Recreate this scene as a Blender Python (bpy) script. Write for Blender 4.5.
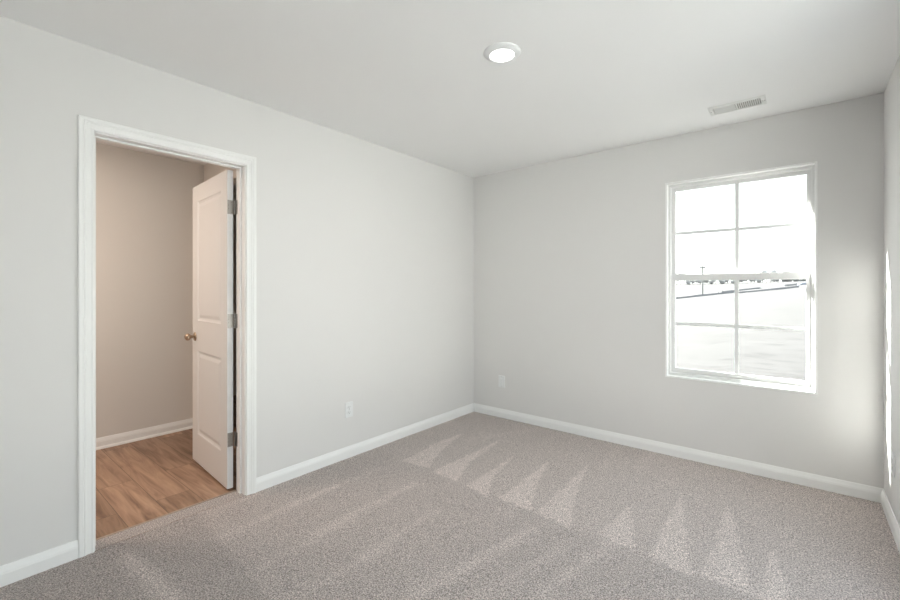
import bpy, bmesh, math, random
from mathutils import Vector, Matrix, noise
random.seed(7)
C = bpy.context.scene.collection
S = bpy.context.scene
PI = math.pi
for o in list(bpy.data.objects): bpy.data.objects.remove(o)

# ------------------------------------------------------------------ camera
W, H = 3.025, 2.44                 # room width, ceiling height
YF = -4.45                         # wall behind the camera
cam = bpy.data.cameras.new('camera'); co = bpy.data.objects.new('camera', cam); C.objects.link(co)
co.location = (2.648, -3.601, 1.267); co.rotation_euler = (PI/2, 0, 0.6891)
cam.sensor_width = 36; cam.lens = 426.8*36/900; cam.shift_y = -10.26/900; cam.clip_start = .02; cam.clip_end = 2000
S.camera = co

# ------------------------------------------------------------------ world, sun, exposure
SKY = 2.75; SUN = 44.0; LAMP = 6.5; HALL = 17.5
SUNDIR = Vector((2.5, -1.0, -1.7)).normalized()
wd = bpy.data.worlds.new('world'); S.world = wd; wd.use_nodes = True
wt = wd.node_tree; wt.nodes.clear()
bg = wt.nodes.new('ShaderNodeBackground'); bg.inputs['Strength'].default_value = SKY
wo = wt.nodes.new('ShaderNodeOutputWorld'); wc = wt.nodes.new('ShaderNodeTexCoord'); wx = wt.nodes.new('ShaderNodeSeparateXYZ')
wr = wt.nodes.new('ShaderNodeValToRGB'); e = wr.color_ramp.elements      # hazy winter sky: white at the horizon, pale blue above
e[0].position = 0; e[0].color = (1, .985, .96, 1); e[1].position = .9; e[1].color = (.72, .84, 1, 1)
k = e.new(.28); k.color = (.90, .96, 1, 1)
wt.links.new(wc.outputs['Generated'], wx.inputs[0]); wt.links.new(wx.outputs['Z'], wr.inputs[0]); wt.links.new(wr.outputs[0], bg.inputs[0]); wt.links.new(bg.outputs[0], wo.inputs[0])
sl = bpy.data.lights.new('sun', 'SUN'); so = bpy.data.objects.new('sun', sl); C.objects.link(so)
so.rotation_euler = SUNDIR.to_track_quat('-Z', 'Y').to_euler(); so.location = (-20, 8, 14)
sl.energy = SUN; sl.angle = math.radians(.53); sl.color = (1, .98, .94)
S.view_settings.view_transform = 'Standard'; S.view_settings.look = 'None'
S.view_settings.gamma = 1; S.view_settings.use_curve_mapping = False
S.view_settings.exposure = 0.11

# ------------------------------------------------------------------ materials
def mat(name, col, rough=.6, metal=0, bump=0, bscale=200, var=0, vscale=5, spec=.5):
    m = bpy.data.materials.new(name); m.use_nodes = True; t = m.node_tree; b = t.nodes['Principled BSDF']
    b.inputs['Base Color'].default_value = (*col, 1); b.inputs['Roughness'].default_value = rough
    b.inputs['Metallic'].default_value = metal; b.inputs['Specular IOR Level'].default_value = spec
    tc = t.nodes.new('ShaderNodeTexCoord')
    if var:
        n = t.nodes.new('ShaderNodeTexNoise'); n.inputs['Scale'].default_value = vscale; n.inputs['Detail'].default_value = 4
        t.links.new(tc.outputs['Object'], n.inputs['Vector'])
        r = t.nodes.new('ShaderNodeMapRange'); r.inputs['To Min'].default_value = 1-var; r.inputs['To Max'].default_value = 1+var
        t.links.new(n.outputs['Fac'], r.inputs['Value'])
        x = t.nodes.new('ShaderNodeVectorMath'); x.operation = 'SCALE'; x.inputs[0].default_value = col
        t.links.new(r.outputs[0], x.inputs['Scale']); t.links.new(x.outputs[0], b.inputs['Base Color'])
    if bump:
        n = t.nodes.new('ShaderNodeTexNoise'); n.inputs['Scale'].default_value = bscale; n.inputs['Detail'].default_value = 3
        t.links.new(tc.outputs['Object'], n.inputs['Vector'])
        p = t.nodes.new('ShaderNodeBump'); p.inputs['Strength'].default_value = bump; p.inputs['Distance'].default_value = .001
        t.links.new(n.outputs['Fac'], p.inputs['Height']); t.links.new(p.outputs[0], b.inputs['Normal'])
    return m
M_WALL = mat('wall_paint', (.795, .785, .772), .85, bump=.12, bscale=260, var=.008, vscale=1.5, spec=.25)
M_CEIL = mat('ceiling_paint', (.925, .92, .915), .9, bump=.12, bscale=180, var=.008, vscale=1.5, spec=.2)
M_HALL = mat('hall_paint', (.78, .75, .71), .85, bump=.12, bscale=260, var=.008, vscale=1.5, spec=.25)
M_TRIM = mat('trim_paint', (.93, .93, .92), .38, var=.005, vscale=3)
M_DOOR = mat('door_paint', (.80, .80, .80), .42, bump=.05, bscale=120)
M_VINYL = mat('white_vinyl', (.82, .82, .81), .35, var=.005)
M_GRID = mat('grid_bar', (.80, .81, .81), .4, var=.01)
M_PLATE = mat('white_plastic', (.85, .86, .86), .3, var=.005)
M_SLOT = mat('dark_slot', (.12, .12, .12), .6, var=.02)
M_NICKEL = mat('satin_nickel', (.40, .385, .365), .33, metal=1, bump=.05, bscale=300)
M_BRONZE = mat('warm_nickel', (.48, .38, .29), .28, metal=1, bump=.04, bscale=300)
M_VENT = mat('vent_enamel', (.83, .83, .81), .4, var=.01)
M_DUCT = mat('duct_dark', (.30, .28, .25), .7, var=.05)
M_METALSTRIP = mat('threshold_strip', (.42, .33, .26), .5, var=.05, vscale=20)
M_TREE = mat('winter_tree', (.36, .36, .35), .9, var=.12, vscale=.6)
M_BARK = mat('bark', (.22, .22, .21), .9, var=.2, vscale=2)
M_FENCE = mat('fence_fabric', (.20, .20, .21), .8, var=.2, vscale=.5)
M_HEAP = mat('heap_dark', (.18, .19, .22), .8, var=.3, vscale=1)
M_SIDING = mat('siding', (.70, .69, .66), .7, var=.02)

def emis(name, col, s):
    m = bpy.data.materials.new(name); m.use_nodes = True; t = m.node_tree; b = t.nodes['Principled BSDF']
    b.inputs['Base Color'].default_value = (.9, .9, .9, 1)
    b.inputs['Emission Color'].default_value = (*col, 1); b.inputs['Emission Strength'].default_value = s
    return m
M_LENS = emis('lamp_lens', (1, .98, .96), 4)
M_LENSH = emis('lamp_lens_warm', (1, .85, .72), 1.5)

def glass():
    m = bpy.data.materials.new('window_glass'); m.use_nodes = True; t = m.node_tree; t.nodes.clear()
    o = t.nodes.new('ShaderNodeOutputMaterial'); tr = t.nodes.new('ShaderNodeBsdfTransparent'); gl = t.nodes.new('ShaderNodeBsdfGlossy')
    tr.inputs[0].default_value = (.93, .95, .94, 1); gl.inputs['Roughness'].default_value = .02
    f = t.nodes.new('ShaderNodeFresnel'); f.inputs[0].default_value = 1.45
    x = t.nodes.new('ShaderNodeMixShader')
    ge = t.nodes.new('ShaderNodeNewGeometry'); iv = t.nodes.new('ShaderNodeMath'); iv.operation = 'SUBTRACT'; iv.inputs[0].default_value = 1
    t.links.new(ge.outputs['Backfacing'], iv.inputs[1]); mm = t.nodes.new('ShaderNodeMath'); mm.operation = 'MULTIPLY'
    t.links.new(iv.outputs[0], mm.inputs[0]); t.links.new(f.outputs[0], mm.inputs[1]); t.links.new(mm.outputs[0], x.inputs[0]); t.links.new(tr.outputs[0], x.inputs[1]); t.links.new(gl.outputs[0], x.inputs[2]); t.links.new(x.outputs[0], o.inputs[0])
    return m
M_GLASS = glass()

def carpet():
    m = bpy.data.materials.new('carpet'); m.use_nodes = True; t = m.node_tree; b = t.nodes['Principled BSDF']; L = t.links.new
    b.inputs['Roughness'].default_value = 1; b.inputs['Specular IOR Level'].default_value = .05
    b.inputs['Sheen Weight'].default_value = .25; b.inputs['Sheen Roughness'].default_value = .6
    tc = t.nodes.new('ShaderNodeTexCoord')
    n1 = t.nodes.new('ShaderNodeTexNoise'); n1.inputs['Scale'].default_value = 165; n1.inputs['Detail'].default_value = 4; n1.inputs['Roughness'].default_value = .75
    n2 = t.nodes.new('ShaderNodeTexNoise'); n2.inputs['Scale'].default_value = 7; n2.inputs['Detail'].default_value = 5
    L(tc.outputs['Object'], n1.inputs['Vector']); L(tc.outputs['Object'], n2.inputs['Vector'])
    r = t.nodes.new('ShaderNodeValToRGB'); e = r.color_ramp.elements
    e[0].position = .34; e[0].color = (.05, .040, .035, 1); e[1].position = .64; e[1].color = (.84, .745, .695, 1)
    k = r.color_ramp.elements.new(.5); k.color = (.41, .352, .328, 1)
    L(n1.outputs['Fac'], r.inputs[0])
    at = t.nodes.new('ShaderNodeAttribute'); at.attribute_name = 'nap_tone'
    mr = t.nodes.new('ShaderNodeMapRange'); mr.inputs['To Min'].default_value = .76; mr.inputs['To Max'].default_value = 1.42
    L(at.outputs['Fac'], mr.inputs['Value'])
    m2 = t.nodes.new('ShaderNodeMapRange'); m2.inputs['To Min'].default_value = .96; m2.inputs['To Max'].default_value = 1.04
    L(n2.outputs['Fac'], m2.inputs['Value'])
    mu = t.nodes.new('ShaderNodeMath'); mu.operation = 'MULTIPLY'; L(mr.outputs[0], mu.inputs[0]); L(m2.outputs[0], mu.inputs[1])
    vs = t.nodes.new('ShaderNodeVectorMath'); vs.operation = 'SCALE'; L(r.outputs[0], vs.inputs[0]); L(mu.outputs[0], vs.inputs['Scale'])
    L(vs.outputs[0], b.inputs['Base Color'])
    bp = t.nodes.new('ShaderNodeBump'); bp.inputs['Strength'].default_value = .8; bp.inputs['Distance'].default_value = .006
    L(n1.outputs['Fac'], bp.inputs['Height']); L(bp.outputs[0], b.inputs['Normal'])
    return m
M_CARPET = carpet()

def wood():
    m = bpy.data.materials.new('vinyl_plank'); m.use_nodes = True; t = m.node_tree; b = t.nodes['Principled BSDF']; L = t.links.new
    b.inputs['Roughness'].default_value = .42
    tc = t.nodes.new('ShaderNodeTexCoord')
    mp = t.nodes.new('ShaderNodeMapping'); mp.inputs['Location'].default_value = (.35, 2.932+.187*4, 0)
    L(tc.outputs['Object'], mp.inputs['Vector'])
    br = t.nodes.new('ShaderNodeTexBrick'); br.inputs['Scale'].default_value = 1
    br.inputs['Brick Width'].default_value = 1.22; br.inputs['Row Height'].default_value = .187; br.inputs['Mortar Size'].default_value = .0016
    br.offset = .37; br.inputs['Color1'].default_value = (0, 0, 0, 1); br.inputs['Color2'].default_value = (1, 1, 1, 1); br.inputs['Mortar'].default_value = (.5, .5, .5, 1)
    L(mp.outputs[0], br.inputs['Vector'])
    m3 = t.nodes.new('ShaderNodeMapping'); m3.inputs['Scale'].default_value = (1.2, 13, 1); L(tc.outputs['Object'], m3.inputs['Vector'])
    ad = t.nodes.new('ShaderNodeVectorMath'); ad.operation = 'MULTIPLY_ADD'; ad.inputs[1].default_value = (9, 5, 3)
    L(br.outputs['Color'], ad.inputs[0]); L(m3.outputs[0], ad.inputs[2])
    n = t.nodes.new('ShaderNodeTexNoise'); n.inputs['Scale'].default_value = 1.6; n.inputs['Detail'].default_value = 7; n.inputs['Roughness'].default_value = .6; n.inputs['Distortion'].default_value = 1.0
    L(ad.outputs[0], n.inputs['Vector'])
    r = t.nodes.new('ShaderNodeValToRGB'); e = r.color_ramp.elements
    e[0].position = .3; e[0].color = (.18, .10, .065, 1); e[1].position = .72; e[1].color = (.49, .32, .22, 1)
    k = e.new(.5); k.color = (.36, .225, .15, 1)
    L(n.outputs['Fac'], r.inputs[0])
    mr = t.nodes.new('ShaderNodeMapRange'); mr.inputs['To Min'].default_value = .82; mr.inputs['To Max'].default_value = 1.22
    L(br.outputs['Color'], mr.inputs['Value'])
    vs = t.nodes.new('ShaderNodeVectorMath'); vs.operation = 'SCALE'; L(r.outputs[0], vs.inputs[0]); L(mr.outputs[0], vs.inputs['Scale'])
    mx = t.nodes.new('ShaderNodeMix'); mx.data_type = 'RGBA'; L(br.outputs['Fac'], mx.inputs['Factor'])
    L(vs.outputs[0], mx.inputs[6]); mx.inputs[7].default_value = (.13, .08, .05, 1)
    L(mx.outputs[2], b.inputs['Base Color'])
    bp = t.nodes.new('ShaderNodeBump'); bp.inputs['Strength'].default_value = .15; bp.inputs['Distance'].default_value = .002
    L(n.outputs['Fac'], bp.inputs['Height']); L(bp.outputs[0], b.inputs['Normal'])
    return m
M_WOOD = wood()

def field():
    m = bpy.data.materials.new('field_soil'); m.use_nodes = True; t = m.node_tree; b = t.nodes['Principled BSDF']; L = t.links.new
    b.inputs['Roughness'].default_value = .95
    tc = t.nodes.new('ShaderNodeTexCoord'); mp = t.nodes.new('ShaderNodeMapping'); mp.inputs['Scale'].default_value = (.9, 2.6, 1); mp.inputs['Rotation'].default_value = (0, 0, -.15)
    L(tc.outputs['Object'], mp.inputs['Vector'])
    n = t.nodes.new('ShaderNodeTexNoise'); n.inputs['Scale'].default_value = 1.6; n.inputs['Detail'].default_value = 8; n.inputs['Roughness'].default_value = .65
    L(mp.outputs[0], n.inputs['Vector'])
    r = t.nodes.new('ShaderNodeValToRGB'); e = r.color_ramp.elements
    e[0].position = .32; e[0].color = (.026, .023, .022, 1); e[1].position = .50; e[1].color = (.054, .050, .0485, 1)
    L(n.outputs['Fac'], r.inputs[0]); L(r.outputs[0], b.inputs['Base Color'])
    return m
M_FIELD = field()

# ------------------------------------------------------------------ helpers
def link(name, bm, m, parent=None, smooth=False):
    bmesh.ops.recalc_face_normals(bm, faces=bm.faces)
    me = bpy.data.meshes.new(name); bm.to_mesh(me); bm.free()
    if m: me.materials.append(m)
    if smooth:
        for p in me.polygons: p.use_smooth = True
    o = bpy.data.objects.new(name, me); C.objects.link(o)
    if parent: o.parent = parent
    return o
def struct(o): o['kind'] = 'structure'; return o
def empty(name, loc=(0, 0, 0), rz=0):
    o = bpy.data.objects.new(name, None); C.objects.link(o); o.location = loc; o.rotation_euler = (0, 0, rz); o.empty_display_size = .1; return o
def tag(o, label, cat, group=None):
    o['label'] = label; o['category'] = cat
    if group: o['group'] = group
    return o
def box(bm, x0, x1, y0, y1, z0, z1, bev=0):
    r = bmesh.ops.create_cube(bm, size=1)
    bmesh.ops.scale(bm, vec=(abs(x1-x0), abs(y1-y0), abs(z1-z0)), verts=r['verts'])
    bmesh.ops.translate(bm, vec=((x0+x1)/2, (y0+y1)/2, (z0+z1)/2), verts=r['verts'])
    if bev:
        es = list({e for v in r['verts'] for e in v.link_edges})
        bmesh.ops.bevel(bm, geom=es, offset=bev, segments=2, affect='EDGES', profile=.5)
def bx(name, m, parent, *a, bev=0):
    bm = bmesh.new(); box(bm, *a, bev=bev); return link(name, bm, m, parent)
def lathe(bm, prof, seg=32, M=Matrix()):
    rings = []
    for r, z in prof:
        if r < 1e-6: rings.append([bm.verts.new(M @ Vector((0, 0, z)))])
        else: rings.append([bm.verts.new(M @ Vector((r*math.cos(2*PI*k/seg), r*math.sin(2*PI*k/seg), z))) for k in range(seg)])
    for a, b in zip(rings, rings[1:]):
        for k in range(seg):
            k2 = (k+1) % seg
            if len(a) == 1 and len(b) == 1: continue
            if len(a) == 1: bm.faces.new((a[0], b[k], b[k2]))
            elif len(b) == 1: bm.faces.new((a[k], a[k2], b[0]))
            else: bm.faces.new((a[k], a[k2], b[k2], b[k]))
def strip_extrude(bm, prof3d_a, prof3d_b):
    """closed profile loops a and b joined and capped"""
    A = [bm.verts.new(p) for p in prof3d_a]; B = [bm.verts.new(p) for p in prof3d_b]; n = len(A)
    for i in range(n): bm.faces.new((A[i], A[(i+1) % n], B[(i+1) % n], B[i]))
    bm.faces.new(A); bm.faces.new(B[::-1])

# ------------------------------------------------------------------ room shell
YD0, YD1, ZD = -3.101, -2.370, 2.034       # casing inner edges of the doorway
TW = .115                                  # partition thickness
HX0, HY0, HY1 = -1.69, -4.45, -1.974        # room beyond the doorway
WX0, WX1, WZ0, WZ1 = 1.835, 2.726, .595, 2.089
TB = .20

bm = bmesh.new()
for a in ((YF-.12, YD0-.012, 0, H), (YD1+.012, .2, 0, H), (YD0-.012, YD1+.012, ZD+.012, H)):
    box(bm, -TW, 0, a[0], a[1], a[2], a[3])
struct(link('wall_left', bm, M_WALL))
bm = bmesh.new()
box(bm, 0, WX0, 0, TB, 0, H); box(bm, WX1, W, 0, TB, 0, H); box(bm, WX0, WX1, 0, TB, 0, WZ0); box(bm, WX0, WX1, 0, TB, WZ1, H)
struct(link('wall_back', bm, M_WALL))
# unseen windows added to the right-hand wall to brighten the room
FILL_WINS = [(-4.36, -2.72), (-2.60, -.98)]; RZ0, RZ1 = .12, 2.24
def wall_right():
    bm = bmesh.new()
    x0, x1 = W, W+.16
    box(bm, x0, x1, FILL_WINS[1][1], TB, 0, H); box(bm, x0, x1, YF-.12, FILL_WINS[0][0], 0, H); box(bm, x0, x1, FILL_WINS[0][1], FILL_WINS[1][0], 0, H)
    for a, b in FILL_WINS: box(bm, x0, x1, a, b, 0, RZ0); box(bm, x0, x1, a, b, RZ1, H)
    return struct(link('wall_right', bm, M_WALL))
wall_right()
struct(bx('wall_front', M_WALL, None, 0, W, YF-.16, YF, 0, H))
struct(bx('ceiling', M_CEIL, None, -TW, W+.16, YF-.12, TB, H, H+.1))
# room beyond the doorway
struct(bx('wall_hall_far', M_HALL, None, HX0-.1, HX0, HY0-.1, HY1+.1, 0, H))
EX0, EX1, EZ = -1.32, -.40, 2.21               # opening added to the end wall so the door's hinge gap looks dark
bm = bmesh.new(); box(bm, HX0-.1, EX0, HY1, HY1+.1, 0, H); box(bm, EX1, -TW, HY1, HY1+.1, 0, H); box(bm, EX0, EX1, HY1, HY1+.1, EZ, H)
struct(link('wall_hall_end', bm, M_HALL))
bm = bmesh.new(); CY0, CY1, CX0 = HY1+.1, -.75, -2.6
box(bm, CX0-.1, CX0, CY0-.1, CY1+.1, 0, H); box(bm, CX0, -TW, CY1, CY1+.1, 0, H); box(bm, CX0, HX0-.1, CY0-.1, CY0, 0, H)
struct(link('wall_shade_box', bm, M_HALL))  # unseen space added behind the opening to keep the hinge gap dark
struct(bx('ceiling_shade_box', M_CEIL, None, CX0-.1, -TW, CY0, CY1+.1, H, H+.1))
struct(bx('floor_shade_box', M_WOOD, None, CX0-.1, -TW, HY1+.1, CY1+.1, -.06, -.004))
struct(bx('wall_hall_near', M_HALL, None, HX0, -TW, HY0-.1, HY0, 0, H))
struct(bx('ceiling_hall', M_CEIL, None, HX0-.1, -TW, HY0-.1, HY1+.1, H, H+.1))
struct(bx('floor_hall', M_WOOD, None, HX0-.1, -.112, HY0-.1, HY1+.1, -.06, -.004))

# carpet with vacuum marks, a side gradient and an edge step: nap value per vertex
def carpet_floor():
    cx, cy, ch, f, yaw, hy = 2.648, -3.601, 1.267, 426.8, .6891, 289.74
    def g(u, v):
        a = (u-450)/f; b = (hy-v)/f; s, c = math.sin(yaw), math.cos(yaw)
        d = (-s+a*c, c+a*s); t = -ch/b
        return (cx+d[0]*t, cy+d[1]*t)
    tris = [[(463, 433), (440, 441), (402, 461), (428, 468), (440, 452)],
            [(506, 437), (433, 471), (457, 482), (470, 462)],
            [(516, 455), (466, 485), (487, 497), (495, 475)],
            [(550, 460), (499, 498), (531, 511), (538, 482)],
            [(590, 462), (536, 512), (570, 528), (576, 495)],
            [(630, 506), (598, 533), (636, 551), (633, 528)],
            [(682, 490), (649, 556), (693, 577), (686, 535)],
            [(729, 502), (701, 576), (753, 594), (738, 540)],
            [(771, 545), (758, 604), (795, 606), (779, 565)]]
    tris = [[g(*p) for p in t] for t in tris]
    zone = [g(*p) for p in [(383, 452), (403, 462), (433, 472), (467, 487), (500, 500), (537, 513), (570, 528), (650, 560), (753, 598), (780, 620)]]
    streaks = [((318, 531), (415, 483), .035, .55), ((415, 595), (532, 529), .035, .6), ((360, 558), (442, 508), .025, .4), ((540, 595), (608, 544), .03, .5),
               ((127, 556), (180, 606), .035, 1.0), ((222, 537), (335, 486), .03, .5), ((207, 513), (310, 474), .03, .45), ((262, 566), (352, 519), .03, .4), ((292, 598), (385, 549), .03, .35),
               ((470, 440), (560, 425), .05, .25), ((640, 470), (655, 450), .04, .25), ((600, 470), (620, 445), .03, .2), ((475, 600), (560, 548), .03, .35), ((290, 505), (380, 468), .025, .3)]
    streaks = [(g(*a), g(*b), w, k) for a, b, w, k in streaks]
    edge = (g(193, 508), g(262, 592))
    def inside(p, poly):
        r = False; n = len(poly)
        for i in range(n):
            x1, y1 = poly[i]; x2, y2 = poly[(i+1) % n]
            if (y1 > p[1]) != (y2 > p[1]) and p[0] < (x2-x1)*(p[1]-y1)/(y2-y1)+x1: r = not r
        return r
    def dseg(p, a, b):
        dx, dy = b[0]-a[0], b[1]-a[1]; L2 = dx*dx+dy*dy
        t = max(0, min(1, ((p[0]-a[0])*dx+(p[1]-a[1])*dy)/L2)); return math.hypot(p[0]-a[0]-t*dx, p[1]-a[1]-t*dy), t
    def side(p, a, b): return (b[0]-a[0])*(p[1]-a[1])-(b[1]-a[1])*(p[0]-a[0])
    def zone_d(p):
        best = 9; sg = 1
        for a, b in zip(zone, zone[1:]):
            d, t = dseg(p, a, b)
            if d < best: best = d; sg = 1 if side(p, a, b) > 0 else -1
        return best*sg
    st = .0145
    nx = int((W+.0)/st); ny = int((-YF)/st)
    vs, vals = [], []
    for j in range(ny+1):
        for i in range(nx+1):
            x = W*i/nx; y = YF+(-YF)*j/ny
            z = .0022*noise.noise((x*60, y*60, 0))+.0012*noise.noise((x*9, y*9, 3))-.001
            wob = (x+.012*noise.noise((x*14, y*14, 5)), y+.012*noise.noise((x*14, y*14, 9)))
            far = zone_d(wob)
            v = .43+.08*max(-1, min(1, far/.03))
            if far <= 0: v -= .0
            else: v += .10*max(0, min(1, (x-1.2)/1.4))-.04*math.exp(-far/.5)  # tone rises towards the right wall, dips just past the zone line
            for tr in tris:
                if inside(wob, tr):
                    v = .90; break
            for a, b, w, k in streaks:
                d, t = dseg(wob, a, b)
                v += .5*k*math.exp(-(d/w)**2)
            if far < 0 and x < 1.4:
                e = side(wob, *edge); v += .04 if e > 0 else -.14  # tone step across the edge line, lower on its near side
            v += .03*noise.noise((x*5, y*5, 2))
            vs.append((x, y, z)); vals.append(max(0, min(1, v)))
    # tongue of carpet running into the doorway
    base = len(vs); fs = []
    for j in range(ny):
        for i in range(nx):
            a = j*(nx+1)+i; fs.append((a, a+1, a+nx+2, a+nx+1))
    tx = 8; ty = 50
    for j in range(ty+1):
        for i in range(tx+1):
            x = -.112+.112*i/tx; y = YD0+.004+(YD1-YD0-.008)*j/ty
            vs.append((x, y, .0015*noise.noise((x*60, y*60, 0))-(.004 if i == 0 else 0))); vals.append(.45+.1*noise.noise((x*9, y*9, 1)))
    for j in range(ty):
        for i in range(tx):
            a = base+j*(tx+1)+i; fs.append((a, a+1, a+tx+2, a+tx+1))
    # closed underside so the floor has thickness
    b0 = len(vs)
    for x, y in ((0, YF), (W, YF), (W, 0), (0, 0)): vs.append((x, y, -.06)); vals.append(.4)
    fs.append((b0, b0+3, b0+2, b0+1))
    me = bpy.data.meshes.new('floor'); me.from_pydata(vs, [], fs); me.update()
    at = me.attributes.new('nap_tone', 'FLOAT', 'POINT'); at.data.foreach_set('value', vals)
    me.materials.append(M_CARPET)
    for p in me.polygons: p.use_smooth = True
    o = bpy.data.objects.new('floor', me); C.objects.link(o); return struct(o)
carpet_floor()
# transition strip between carpet and planks
bm = bmesh.new(); box(bm, -.120, -.108, YD0+.006, YD1-.006, -.012, .002, bev=.0018)
struct(link('trim_2', bm, M_METALSTRIP))

# ------------------------------------------------------------------ baseboards
BP = [(0, 0), (.014, 0), (.014, .050), (.0125, .055), (.0125, .058), (.009, .068), (.006, .078), (.0045, .083), (0, .083)]
def baseboard(name, a, b, nrm, m=M_TRIM, parent=None, ma=0, mb=0):
    """a->b along the wall foot, nrm into the room; ma / mb mitre inward(+) at ends"""
    a, b, n = Vector((*a, 0)), Vector((*b, 0)), Vector((*nrm, 0)); d = (b-a).normalized()
    bm = bmesh.new()
    strip_extrude(bm, [a+n*t+d*t*ma+Vector((0, 0, z-.004 if z == 0 else z)) for t, z in BP], [b+n*t-d*t*mb+Vector((0, 0, z-.004 if z == 0 else z)) for t, z in BP])
    o = link(name, bm, m, parent); return o if parent else struct(o)
bl = struct(empty('baseboard_left', (0, 0, 0)))
baseboard('board', (0, 0), (0, YD1+.057), (1, 0), parent=bl, ma=1)
baseboard('board', (0, YD0-.061), (0, YF), (1, 0), parent=bl, mb=1)
baseboard('baseboard_back', (W, 0), (0, 0), (0, -1), ma=1, mb=1)
baseboard('baseboard_right', (W, YF), (W, 0), (-1, 0), ma=1, mb=1)
baseboard('baseboard_front', (0, YF), (W, YF), (0, 1), ma=1, mb=1)
def hallbase(name, a, b, n, ma=0, mb=0):
    o = struct(empty(name, (a[0], a[1], 0)))
    q = baseboard('board', (0, 0), (b[0]-a[0], b[1]-a[1]), n, parent=o, ma=ma, mb=mb)
    A, B, N = Vector((0, 0, 0)), Vector((b[0]-a[0], b[1]-a[1], 0)), Vector((*n, 0))
    prof = [(.0135, -.004), (.030, -.004)]+[(.0135+.0165*math.cos(k*PI/10), -.003+.018*math.sin(k*PI/10)) for k in range(1, 6)]
    D = (B-A).normalized()
    bm = bmesh.new(); strip_extrude(bm, [A+N*t+D*t*ma+Vector((0, 0, z)) for t, z in prof], [B+N*t-D*t*mb+Vector((0, 0, z)) for t, z in prof])
    link('shoe_moulding', bm, M_TRIM, o)
hallbase('baseboard_hall_far', (HX0, HY0), (HX0, HY1), (1, 0), 1, 1)
hallbase('baseboard_hall_end', (HX0, HY1), (EX0, HY1), (0, -1), 1, 0)

# ------------------------------------------------------------------ doorway casing, jamb and stop
def casing(parent, xs, sgn):
    CP = [(0, 0), (0, .008), (.003, .011), (.008, .0115), (.012, .009), (.016, .0095), (.030, .0125), (.034, .0155), (.038, .0155), (.041, .0135), (.044, .0165), (.055, .017), (.0595, .0155), (.061, .012), (.061, 0)]
    bm = bmesh.new()
    def ring(k):
        r = []
        for w, t in CP:
            x = xs+sgn*t
            r.append([(x, YD0-w, -.004), (x, YD0-w, ZD+w), (x, YD1+w, ZD+w), (x, YD1+w, -.004)][k])
        return [bm.verts.new(p) for p in r]
    R = [ring(k) for k in range(4)]; n = len(CP)
    for A, B in zip(R, R[1:]):
        for i in range(n): bm.faces.new((A[i], A[(i+1) % n], B[(i+1) % n], B[i]))
    bm.faces.new(R[0]); bm.faces.new(R[3][::-1])
    link('casing', bm, M_TRIM, parent)
t1 = struct(empty('trim_1', (0, 0, 0)))
casing(t1, 0, 1); casing(t1, -TW, -1)
JI0, JI1, JZ = YD0+.005, YD1-.005, ZD-.005
bm = bmesh.new()
box(bm, -TW, 0, JI0-.017, JI0, -.003, JZ+.017); box(bm, -TW, 0, JI1, JI1+.017, -.003, JZ+.017); box(bm, -TW, 0, JI0, JI1, JZ, JZ+.017)
link('jamb', bm, M_TRIM, t1)
bm = bmesh.new()
sx0, sx1 = -.078, -.044
box(bm, sx0, sx1, JI0, JI0+.010, -.002, JZ, bev=.0015); box(bm, sx0, sx1, JI1-.010, JI1, -.002, JZ, bev=.0015); box(bm, sx0, sx1, JI0+.01, JI1-.01, JZ-.010, JZ, bev=.0015)
link('door_stop', bm, M_TRIM, t1)

# ------------------------------------------------------------------ door leaf
DL, DT = .708, .035
door = struct(empty('door_1', (-.1235, -2.3815, 0), PI-.0731))
def door_leaf():
    x0, x1, y0, y1, z0, z1 = .010, .010+DL, .006, .041, .014, 2.022
    bm = bmesh.new()
    panels = [(x0+.115, x1-.115, 1.045, 1.905), (x0+.115, x1-.115, .225, .825)]
    xs = [x0, x0+.115, x1-.115, x1]; zs = [z0, .225, .825, 1.045, 1.905, z1]
    for yf, sg in ((y1, 1), (y0, -1)):
        def V(x, z, d=0): return bm.verts.new((x, yf-sg*d, z))
        for i in range(3):
            for j in range(5):
                a, b, c, d = xs[i], xs[i+1], zs[j], zs[j+1]
                if i == 1 and j in (1, 3):
                    loops = []
                    for off, dep in ((0, 0), (.006, .0055), (.016, .0085), (.022, .0085), (.040, .0025), (.046, .0015)):
                        loops.append([V(a+off, c+off, dep), V(b-off, c+off, dep), V(b-off, d-off, dep), V(a+off, d-off, dep)])
                    for p, q in zip(loops, loops[1:]):
                        for k in range(4): bm.faces.new((p[k], p[(k+1) % 4], q[(k+1) % 4], q[k]))
                    bm.faces.new(loops[-1])
                else: bm.faces.new((V(a, c), V(b, c), V(b, d), V(a, d)))
    def Q(*ps): bm.faces.new([bm.verts.new(p) for p in ps])
    for x in (x0, x1):
        for j in range(5): Q((x, y0, zs[j]), (x, y1, zs[j]), (x, y1, zs[j+1]), (x, y0, zs[j+1]))
    for z in (z0, z1):
        for i in range(3): Q((xs[i], y0, z), (xs[i+1], y0, z), (xs[i+1], y1, z), (xs[i], y1, z))
    bmesh.ops.remove_doubles(bm, verts=bm.verts, dist=1e-5)
    link('door_panel', bm, M_DOOR, door)
door_leaf()
def knob(yf, sg):
    M = Matrix.Translation((.010+DL-.062, yf, .925)) @ Matrix.Rotation(-sg*PI/2, 4, 'X')
    bm = bmesh.new(); lathe(bm, [(0, 0), (.032, 0), (.0325, .003), (.031, .006), (.024, .009), (.016, .011), (0, .011)], 32, M)
    r = link('rose', bm, M_BRONZE, door, True)
    bm = bmesh.new()
    prof = [(0, .008), (.012, .008), (.011, .020), (.012, .028)]+[(.0265*math.sin(a), .048-.021*math.cos(a)) for a in [k*PI/14 for k in range(3, 14)]]+[(0, .069)]
    lathe(bm, prof, 32, M); k = link('knob', bm, M_BRONZE, door, True)
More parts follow.
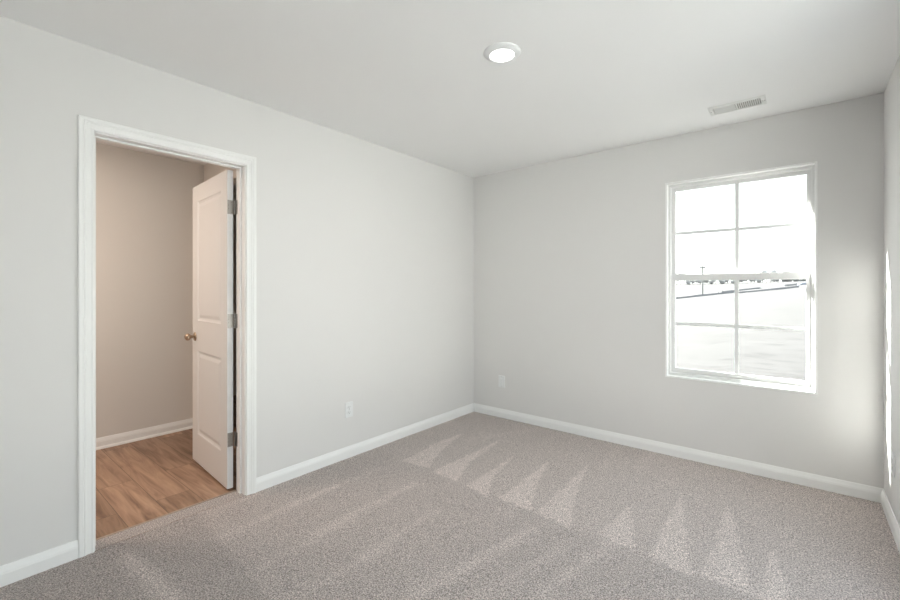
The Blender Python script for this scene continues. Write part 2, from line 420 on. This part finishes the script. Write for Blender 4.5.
knob(.041, 1); knob(.006, -1)
bx('latch_plate', M_NICKEL, door, .010+DL-.0005, .010+DL+.0012, .011, .036, .896, .954)
for zc in (.321, 1.07, 1.788):
    bm = bmesh.new()
    box(bm, .0085, .0103, .005, .0395, zc-.044, zc+.044, bev=.0006)        # leaf on the door edge
    for k in range(5):
        a = zc-.044+k*.0176
        lathe(bm, [(0, a+.0006), (.0058, a+.0006), (.0058, a+.017), (0, a+.017)], 16)
    lathe(bm, [(0, zc+.044), (.0042, zc+.045), (.0045, zc+.049), (0, zc+.051)], 12)
    hg = link('hinge', bm, M_NICKEL, door)
    bm = bmesh.new()
    for kx, kz in ((.013, -.032), (.031, -.011), (.031, .011), (.013, .032)):
        lathe(bm, [(0, 0), (.0034, 0), (.0028, .0009), (0, .0005)], 12, Matrix.Translation((.0085, kx+.003, zc+kz)) @ Matrix.Rotation(-PI/2, 4, 'Y'))
    link('screw', bm, M_DUCT, hg)
    # leaf on the jamb, in the doorway's own frame
    bm = bmesh.new(); box(bm, -.1185, -.084, JI1-.0022, JI1-.0002, zc-.044, zc+.044, bev=.0005); link('hinge_plate', bm, M_NICKEL, t1)

# ------------------------------------------------------------------ windows (double hung, white vinyl, grids 2 x 2 per sash)
def window(name, loc, rz, w, h, wall_t):
    """local frame: x along the opening from 0 to w, y outward, z from 0 to h"""
    win = struct(empty(name, loc, rz))
    def ring(nm, m, x0, x1, z0, z1, y0, y1, tl, tr, tb, tt, parent=win, bev=.0015):
        bm = bmesh.new()
        box(bm, x0, x0+tl, y0, y1, z0, z1, bev); box(bm, x1-tr, x1, y0, y1, z0, z1, bev)
        box(bm, x0+tl-.001, x1-tr+.001, y0, y1, z0, z0+tb, bev); box(bm, x0+tl-.001, x1-tr+.001, y0, y1, z1-tt, z1, bev)
        return link(nm, bm, m, parent)
    ring('window_liner', M_TRIM, 0, w, 0, h, -.004, .062, .012, .012, .012, .012)
    ring('window_frame', M_VINYL, .006, w-.006, .006, h-.006, .045, .135, .020, .020, .026, .020)
    ring('blind_stop', M_VINYL, .022, w-.022, .024, h-.022, .058, .066, .008, .008, .008, .008)
    ring('exterior_trim', M_VINYL, -.0, w, 0, h, .135, wall_t+.02, .012, .012, .012, .012)
    q = h/1.494; zm = .786*q                                                   # meeting rail centre line (opening height .. )
    # upper sash (outer track)
    us = ring('upper_sash', M_VINYL, .024, w-.024, zm-.034, h-.024, .100, .128, .028, .028, .036, .028)
    bx('pane', M_GLASS, us, .05, w-.05, .112, .114, zm+.01, h-.05)
    # lower sash (inner track)
    ls = ring('lower_sash', M_VINYL, .024, w-.024, .030, zm+.004, .068, .097, .031, .031, .037, .048)
    bx('pane', M_GLASS, ls, .05, w-.05, .080, .082, .06, zm-.03)
    xm = w*.5+.006
    for s, y, z0, z1, zc in ((us, .113, zm+.004, h-.050, 1.112*q), (ls, .081, .064, zm-.038, .410*q)):
        bx('grid_bar', M_GRID, s, xm-.0125, xm+.0125, y-.004, y+.004, z0, z1, bev=.001)
        bx('grid_bar', M_GRID, s, .050, w-.050, y-.0035, y+.0035, zc-.0115, zc+.0115, bev=.001)
    for x in (.098, w-.160):                                    # tilt latches on the meeting rail
        bm = bmesh.new(); box(bm, x-.028, x+.028, .070, .090, zm+.002, zm+.010, bev=.003); link('tilt_latch', bm, M_VINYL, ls)
    bm = bmesh.new(); box(bm, w*.5-.035, w*.5+.035, .058, .070, .040, .052, bev=.003)
    link('lift_rail', bm, M_VINYL, ls)
    return win
window('window_1', (WX0, 0, WZ0), 0, WX1-WX0, WZ1-WZ0, TB)
for i, (a, b) in enumerate(FILL_WINS): window('window_%d' % (i+2), (W, b, RZ0), -PI/2, b-a, RZ1-RZ0, .16)  # added out-of-view windows that let in fill light

# ------------------------------------------------------------------ outlets
def wallplate(name, loc, rz, kind):
    r = empty(name, loc, rz)                                   # local: x right, -y into the room
    bm = bmesh.new(); box(bm, -.0355, .0355, -.0055, 0, -.058, .058, bev=.0022); link('cover_plate', bm, M_PLATE, r)
    if kind == 'duplex':
        for s in (-1, 1):
            bm = bmesh.new()
            M = Matrix.Translation((0, -.0045, s*.0197)) @ Matrix.Rotation(PI/2, 4, 'X')
            lathe(bm, [(0, 0), (.0172, 0), (.0168, .0032), (0, .0034)], 24, M)
            for v in bm.verts: v.co.z = max(s*.0197-.0142, min(s*.0197+.0142, v.co.z))
            q = link('receptacle', bm, M_PLATE, r)
            bm = bmesh.new()
            box(bm, -.0073, -.0053, -.0083, -.0074, s*.0197-.001, s*.0197+.0075); box(bm, .0053, .0073, -.0083, -.0074, s*.0197, s*.0197+.0065)
            lathe(bm, [(0, 0), (.0026, 0), (.0026, .0009), (0, .0009)], 12, Matrix.Translation((0, -.0074, s*.0197-.0065)) @ Matrix.Rotation(PI/2, 4, 'X'))
            link('slot', bm, M_SLOT, q)
        sc = [0]
    else:
        bm = bmesh.new(); box(bm, -.0165, .0165, -.0075, -.004, -.0335, .0335, bev=.001); q = link('insert', bm, M_PLATE, r)
        bm = bmesh.new()
        box(bm, -.006, .006, -.0083, -.0072, .006, .016, bev=.0004); box(bm, -.006, .006, -.0083, -.0072, -.016, -.006, bev=.0004); link('jack', bm, M_GRID, q)
        sc = [-.048, .048]
    for z in sc:
        bm = bmesh.new(); lathe(bm, [(0, 0), (.003, 0), (.0026, .001), (0, .0012)], 12, Matrix.Translation((0, -.0052, z)) @ Matrix.Rotation(PI/2, 4, 'X')); link('screw', bm, M_NICKEL, r)
    return r
tag(wallplate('wall_outlet', (0, -1.593, .359), PI/2, 'duplex'), 'white duplex outlet low on the long left wall, right of the doorway', 'outlet')
tag(wallplate('wall_outlet', (.348, 0, .355), 0, 'jack'), 'small white outlet plate on the grey back wall, near the far left corner', 'outlet')
tag(wallplate('wall_outlet', (W, -.372, .345), -PI/2, 'duplex'), 'outlet plate seen edge-on on the right-hand wall, at the right border', 'outlet')

# ------------------------------------------------------------------ recessed ceiling lights
def downlight(loc, lens, col, power, label, k=1):
    r = empty('ceiling_light', loc)
    bm = bmesh.new()
    lathe(bm, [(a*k, b) for a, b in [(.060, 0), (.060, -.013), (.063, -.0165), (.067, -.016), (.080, -.0095), (.089, -.0045), (.092, -.001), (.092, 0), (.060, 0)]], 64); link('trim_ring', bm, M_PLATE, r, True)
    bm = bmesh.new(); lathe(bm, [(a*k, b) for a, b in [(0, -.0175), (.030, -.0165), (.0595, -.013), (.0595, 0), (0, 0)]], 64); link('lens', bm, lens, r, True)
    l = bpy.data.lights.new('lamp', 'AREA'); l.shape = 'DISK'; l.size = .115*k; l.energy = power; l.color = col
    o = bpy.data.objects.new('lamp', l); C.objects.link(o); o.parent = r; o.location = (0, 0, -.026)
    return tag(r, label, 'ceiling light')
downlight((1.504, -1.806, H), M_LENS, (1, .97, .93), LAMP, 'lit round white recessed light in the bedroom ceiling')
downlight((-.75, -3.60, H), M_LENSH, (1, .83, .70), HALL, 'wide round flush light above the wood floor beyond the doorway', 3.2)

# ------------------------------------------------------------------ ceiling register
def vent():
    x0, x1, y0, y1 = 2.178, 2.480, -.425, -.262
    r = empty('ceiling_vent', ((x0+x1)/2, (y0+y1)/2, H)); hx, hy = (x1-x0)/2, (y1-y0)/2
    bm = bmesh.new()
    loops = []
    for ox, z in ((0, 0), (0, -.002), (.006, -.006), (.022, -.0085), (.026, -.0085), (.026, -.001)):
        loops.append([bm.verts.new((sx*(hx-ox), sy*(hy-ox), z)) for sx, sy in ((-1, -1), (1, -1), (1, 1), (-1, 1))])
    for v in loops[0]: v.co.z = -.0022 if v.co.y < 0 else 0          # the near edge stands a little off the ceiling
    for p, q in zip(loops, loops[1:]):
        for k in range(4): bm.faces.new((p[k], p[(k+1) % 4], q[(k+1) % 4], q[k]))
    link('frame', bm, M_VENT, r)
    bx('duct_opening', M_DUCT, r, -hx+.026, hx-.026, -hy+.026, hy-.026, -.0012, -.0004)
    n = 11
    for s in (-1, 1):
        for k in range(n):
            x = s*(.008+k*(hx-.026-.010)/n+.004)
            bm = bmesh.new()
            # louvre blade leaning outward from the centre
            prof = [(-.0048, -.0015), (-.0036, -.0015), (.0046, -.0085), (.0034, -.0085)]
            strip_extrude(bm, [Vector((x+s*a, -hy+.026, z)) for a, z in prof], [Vector((x+s*a, hy-.026, z)) for a, z in prof])
            link('louvre', bm, M_VENT, r)
    bx('centre_bar', M_VENT, r, -.004, .004, -hy+.026, hy-.026, -.0088, -.001, bev=.001)
    bx('damper_lever', M_VENT, r, hx-.020, hx-.012, -.010, .010, -.013, -.0075, bev=.001)
    for x in (-hx+.012, hx-.006):
        bm = bmesh.new(); lathe(bm, [(0, -.0085), (.003, -.0085), (.003, -.006), (0, -.006)], 12, Matrix.Translation((x, 0, 0))); link('screw', bm, M_NICKEL, r)
    tag(r, 'white slatted air register in the ceiling above the window', 'vent')
vent()

# ------------------------------------------------------------------ outdoors
CX, CY, CH, F, YAW, HYP = 2.648, -3.601, 1.267, 426.8, .6891, 289.74
def at(u, v, Y):
    a = (u-450)/F; b = (HYP-v)/F; s, c = math.sin(YAW), math.cos(YAW); d = (-s+a*c, c+a*s); t = (Y-CY)/d[1]
    return (CX+d[0]*t, Y, CH+b*t)
pl, pr = at(675, 298.5, 60), at(808, 284.5, 60)
ql, qr = at(675, 284, 200), at(808, 281, 200)
def gz(x, y):
    def L(a, b, x): t = (x-a[0])/(b[0]-a[0]); t = max(-.6, min(1.6, t)); return a[2]+(b[2]-a[2])*t
    z60 = L(pl, pr, x*60/max(y, 1) if y < 60 else x); z200 = L(ql, qr, x*200/max(y, 1))
    if y <= 60: t = max(0, y/60); return -1.0*(1-t)+z60*t
    t = min(1, (y-60)/140); return z60*(1-t)+z200*t
def ground():
    ys = [-60, -30, -12, -6, -3, .25]+[1+.8*k for k in range(20)]+[18+3*k for k in range(15)]+[64+8*k for k in range(18)]+[230, 300]
    n = 60; vs = []; fs = []
    for y in ys:
        xa, xb = (-60-1.2*max(y, 0), 60+1.0*max(y, 0))
        for i in range(n+1):
            x = xa+(xb-xa)*i/n
            vs.append((x, y, gz(x, y)+(.06*noise.noise((x*.5, y*.5, 0)) if y > .5 else -.2)))
    for j in range(len(ys)-1):
        for i in range(n): a = j*(n+1)+i; fs.append((a, a+1, a+n+2, a+n+1))
    me = bpy.data.meshes.new('ground'); me.from_pydata(vs, [], fs); me.update(); me.materials.append(M_FIELD)
    for p in me.polygons: p.use_smooth = True
    o = bpy.data.objects.new('ground', me); C.objects.link(o); struct(o)
ground()
# unseen pale slab added to bounce sunlight into the room (the field starts beyond it)
bm = bmesh.new()
box(bm, W+.17, 26, -26, .8, -1.3, -.55); box(bm, -8, W+.17, -26, YF-.17, -1.3, -.55)
struct(link('ground_bounce', bm, mat('bounce_pale', (.62, .60, .57), .9, var=.06, vscale=2)))

def fence(pts, h, label):
    """low fabric fence following the ground through pixels (u, v) seen at distance Y"""
    P = [Vector((at(u, v, Y)[0], Y, 0)) for u, v, Y in pts]
    P[0].z = gz(P[0].x, P[0].y); r = empty('silt_fence', P[0])
    bm = bmesh.new(); prev = None
    seg = []
    for a, b in zip(P, P[1:]):
        k = max(2, int((b-a).length/2.2))
        for i in range(k): seg.append(a.lerp(b, i/k))
    seg.append(P[-1].copy())
    for q in seg: q.z = gz(q.x, q.y)
    for q in seg:
        q = q-P[0]; sag = random.uniform(-.05, .05)
        c = [bm.verts.new(q+Vector((0, dy, dz))) for dy, dz in ((-.02, -.12), (.02, -.12), (.02, h+sag), (-.02, h+sag))]
        if prev:
            for i in range(4): bm.faces.new((prev[i], prev[(i+1) % 4], c[(i+1) % 4], c[i]))
        else: bm.faces.new(c)
        prev = c
    bm.faces.new(prev[::-1])
    link('fabric', bm, M_FENCE, r)
    for q in seg[::3]:
        q = q-P[0]; bx('stake', M_BARK, r, q.x-.03, q.x+.03, q.y+.02, q.y+.07, q.z-.25, q.z+h+.12)
    tag(r, label, 'fence')
fence([(672, 298.6, 57), (700, 295.4, 57), (737, 293.8, 58)], .26, 'longer dark low fence line in the field, seen left of the middle window bar')
fence([(738, 293.6, 54), (778, 290.6, 53), (799, 288.0, 54)], .22, 'nearer dark low fence line in the field, seen right of the middle window bar')
fence([(722, 290.9, 68), (760, 288.3, 68), (785, 285.8, 66), (808, 284.4, 66)], .24, 'farther dark low fence line, behind and above the nearer one')

def blob(bm, c, r, sq, seed, sub=2):
    g = bmesh.ops.create_icosphere(bm, subdivisions=sub, radius=1)
    for v in g['verts']:
        d = 1+.38*noise.noise(v.co*2.1+Vector((seed, 0, 0)))+.14*noise.noise(v.co*6+Vector((0, seed, 0)))
        v.co = Vector((v.co.x*r*d, v.co.y*r*d, v.co.z*r*sq*d))+Vector(c)
def tree(loc, hgt, wid, seed, label, grp):
    r = empty('field_tree', loc)
    bm = bmesh.new(); lathe(bm, [(0, -.4), (.16, -.4), (.13, hgt*.25), (.07, hgt*.6), (0, hgt*.62)], 8); link('trunk', bm, M_BARK, r)
    bm = bmesh.new(); rnd = random.Random(seed)
    for k in range(5): blob(bm, (rnd.uniform(-.28, .28)*wid, rnd.uniform(-.3, .3)*wid, hgt*rnd.uniform(.12, .66)), wid*rnd.uniform(.26, .38), hgt/wid*.75 if hgt < wid else .95, seed+k*3.1)
    link('crown', bm, M_TREE, r, True)
    tag(r, label, 'tree', grp)
rnd = random.Random(3)
u = 669; row = 0
while u < 815:
    row += 1; Y = (184, 194, 204)[row % 3]
    if 752 < u < 784: top = 264.5+abs(u-771)*.28
    else: top = 269.8+rnd.uniform(-1.2, 1.4)
    b = at(u, 284.5, Y); t = at(u, top, Y)
    tree((b[0], Y, gz(b[0], Y)), max(2.5, t[2]-gz(b[0], Y)), 2.7, rnd.uniform(0, 99), *(('taller grey tree of the rounded clump rising above the window rail on the horizon', 'tall trees of the clump on the horizon') if top < 268.5 else ('low hazy grey tree in the even tree line on the horizon, seen through the window', 'low trees along the horizon')))
    u += 3.9

def pole():
    b = at(702.5, 294.5, 62); t = at(701.6, 265.8, 62); h = t[2]-b[2]
    r = empty('utility_pole', b)
    bm = bmesh.new(); lathe(bm, [(0, -.3), (.11, -.3), (.08, h), (0, h)], 12); link('pole', bm, M_BARK, r)
    bx('crossarm', M_BARK, r, -.33, .33, -.06, .06, h-.34, h-.16, bev=.01)
    bm = bmesh.new()
    bm.free()
    for x in (-.26, .26):
        bm = bmesh.new(); lathe(bm, [(0, h-.17), (.05, h-.17), (.06, h-.08), (.03, h), (0, h)], 10, Matrix.Translation((x, 0, 0))); link('insulator', bm, M_HEAP, r)
    tag(r, 'tall thin pole with a short crossarm standing in the field', 'pole')
pole()
def heap(u0, u1, v0, v1, Y, label):
    b = Vector(at((u0+u1)/2, v1, Y)); t = Vector(at((u0+u1)/2, v0, Y)); a = Vector(at(u0, v1, Y)); c = Vector(at(u1, v1, Y))
    bm = bmesh.new(); w = (c.x-a.x)/2; h = t.z-b.z
    for k in range(4): blob(bm, (w*(-.6+.4*k), 0, h*.35), h*.6, .8, k*7+u0)
    o = link('rubble_heap', bm, M_HEAP, None, True); o.location = b; tag(o, label, 'heap')
heap(800, 807, 281.2, 287, 62, 'small dark grey heap at the right end of the far fence line')
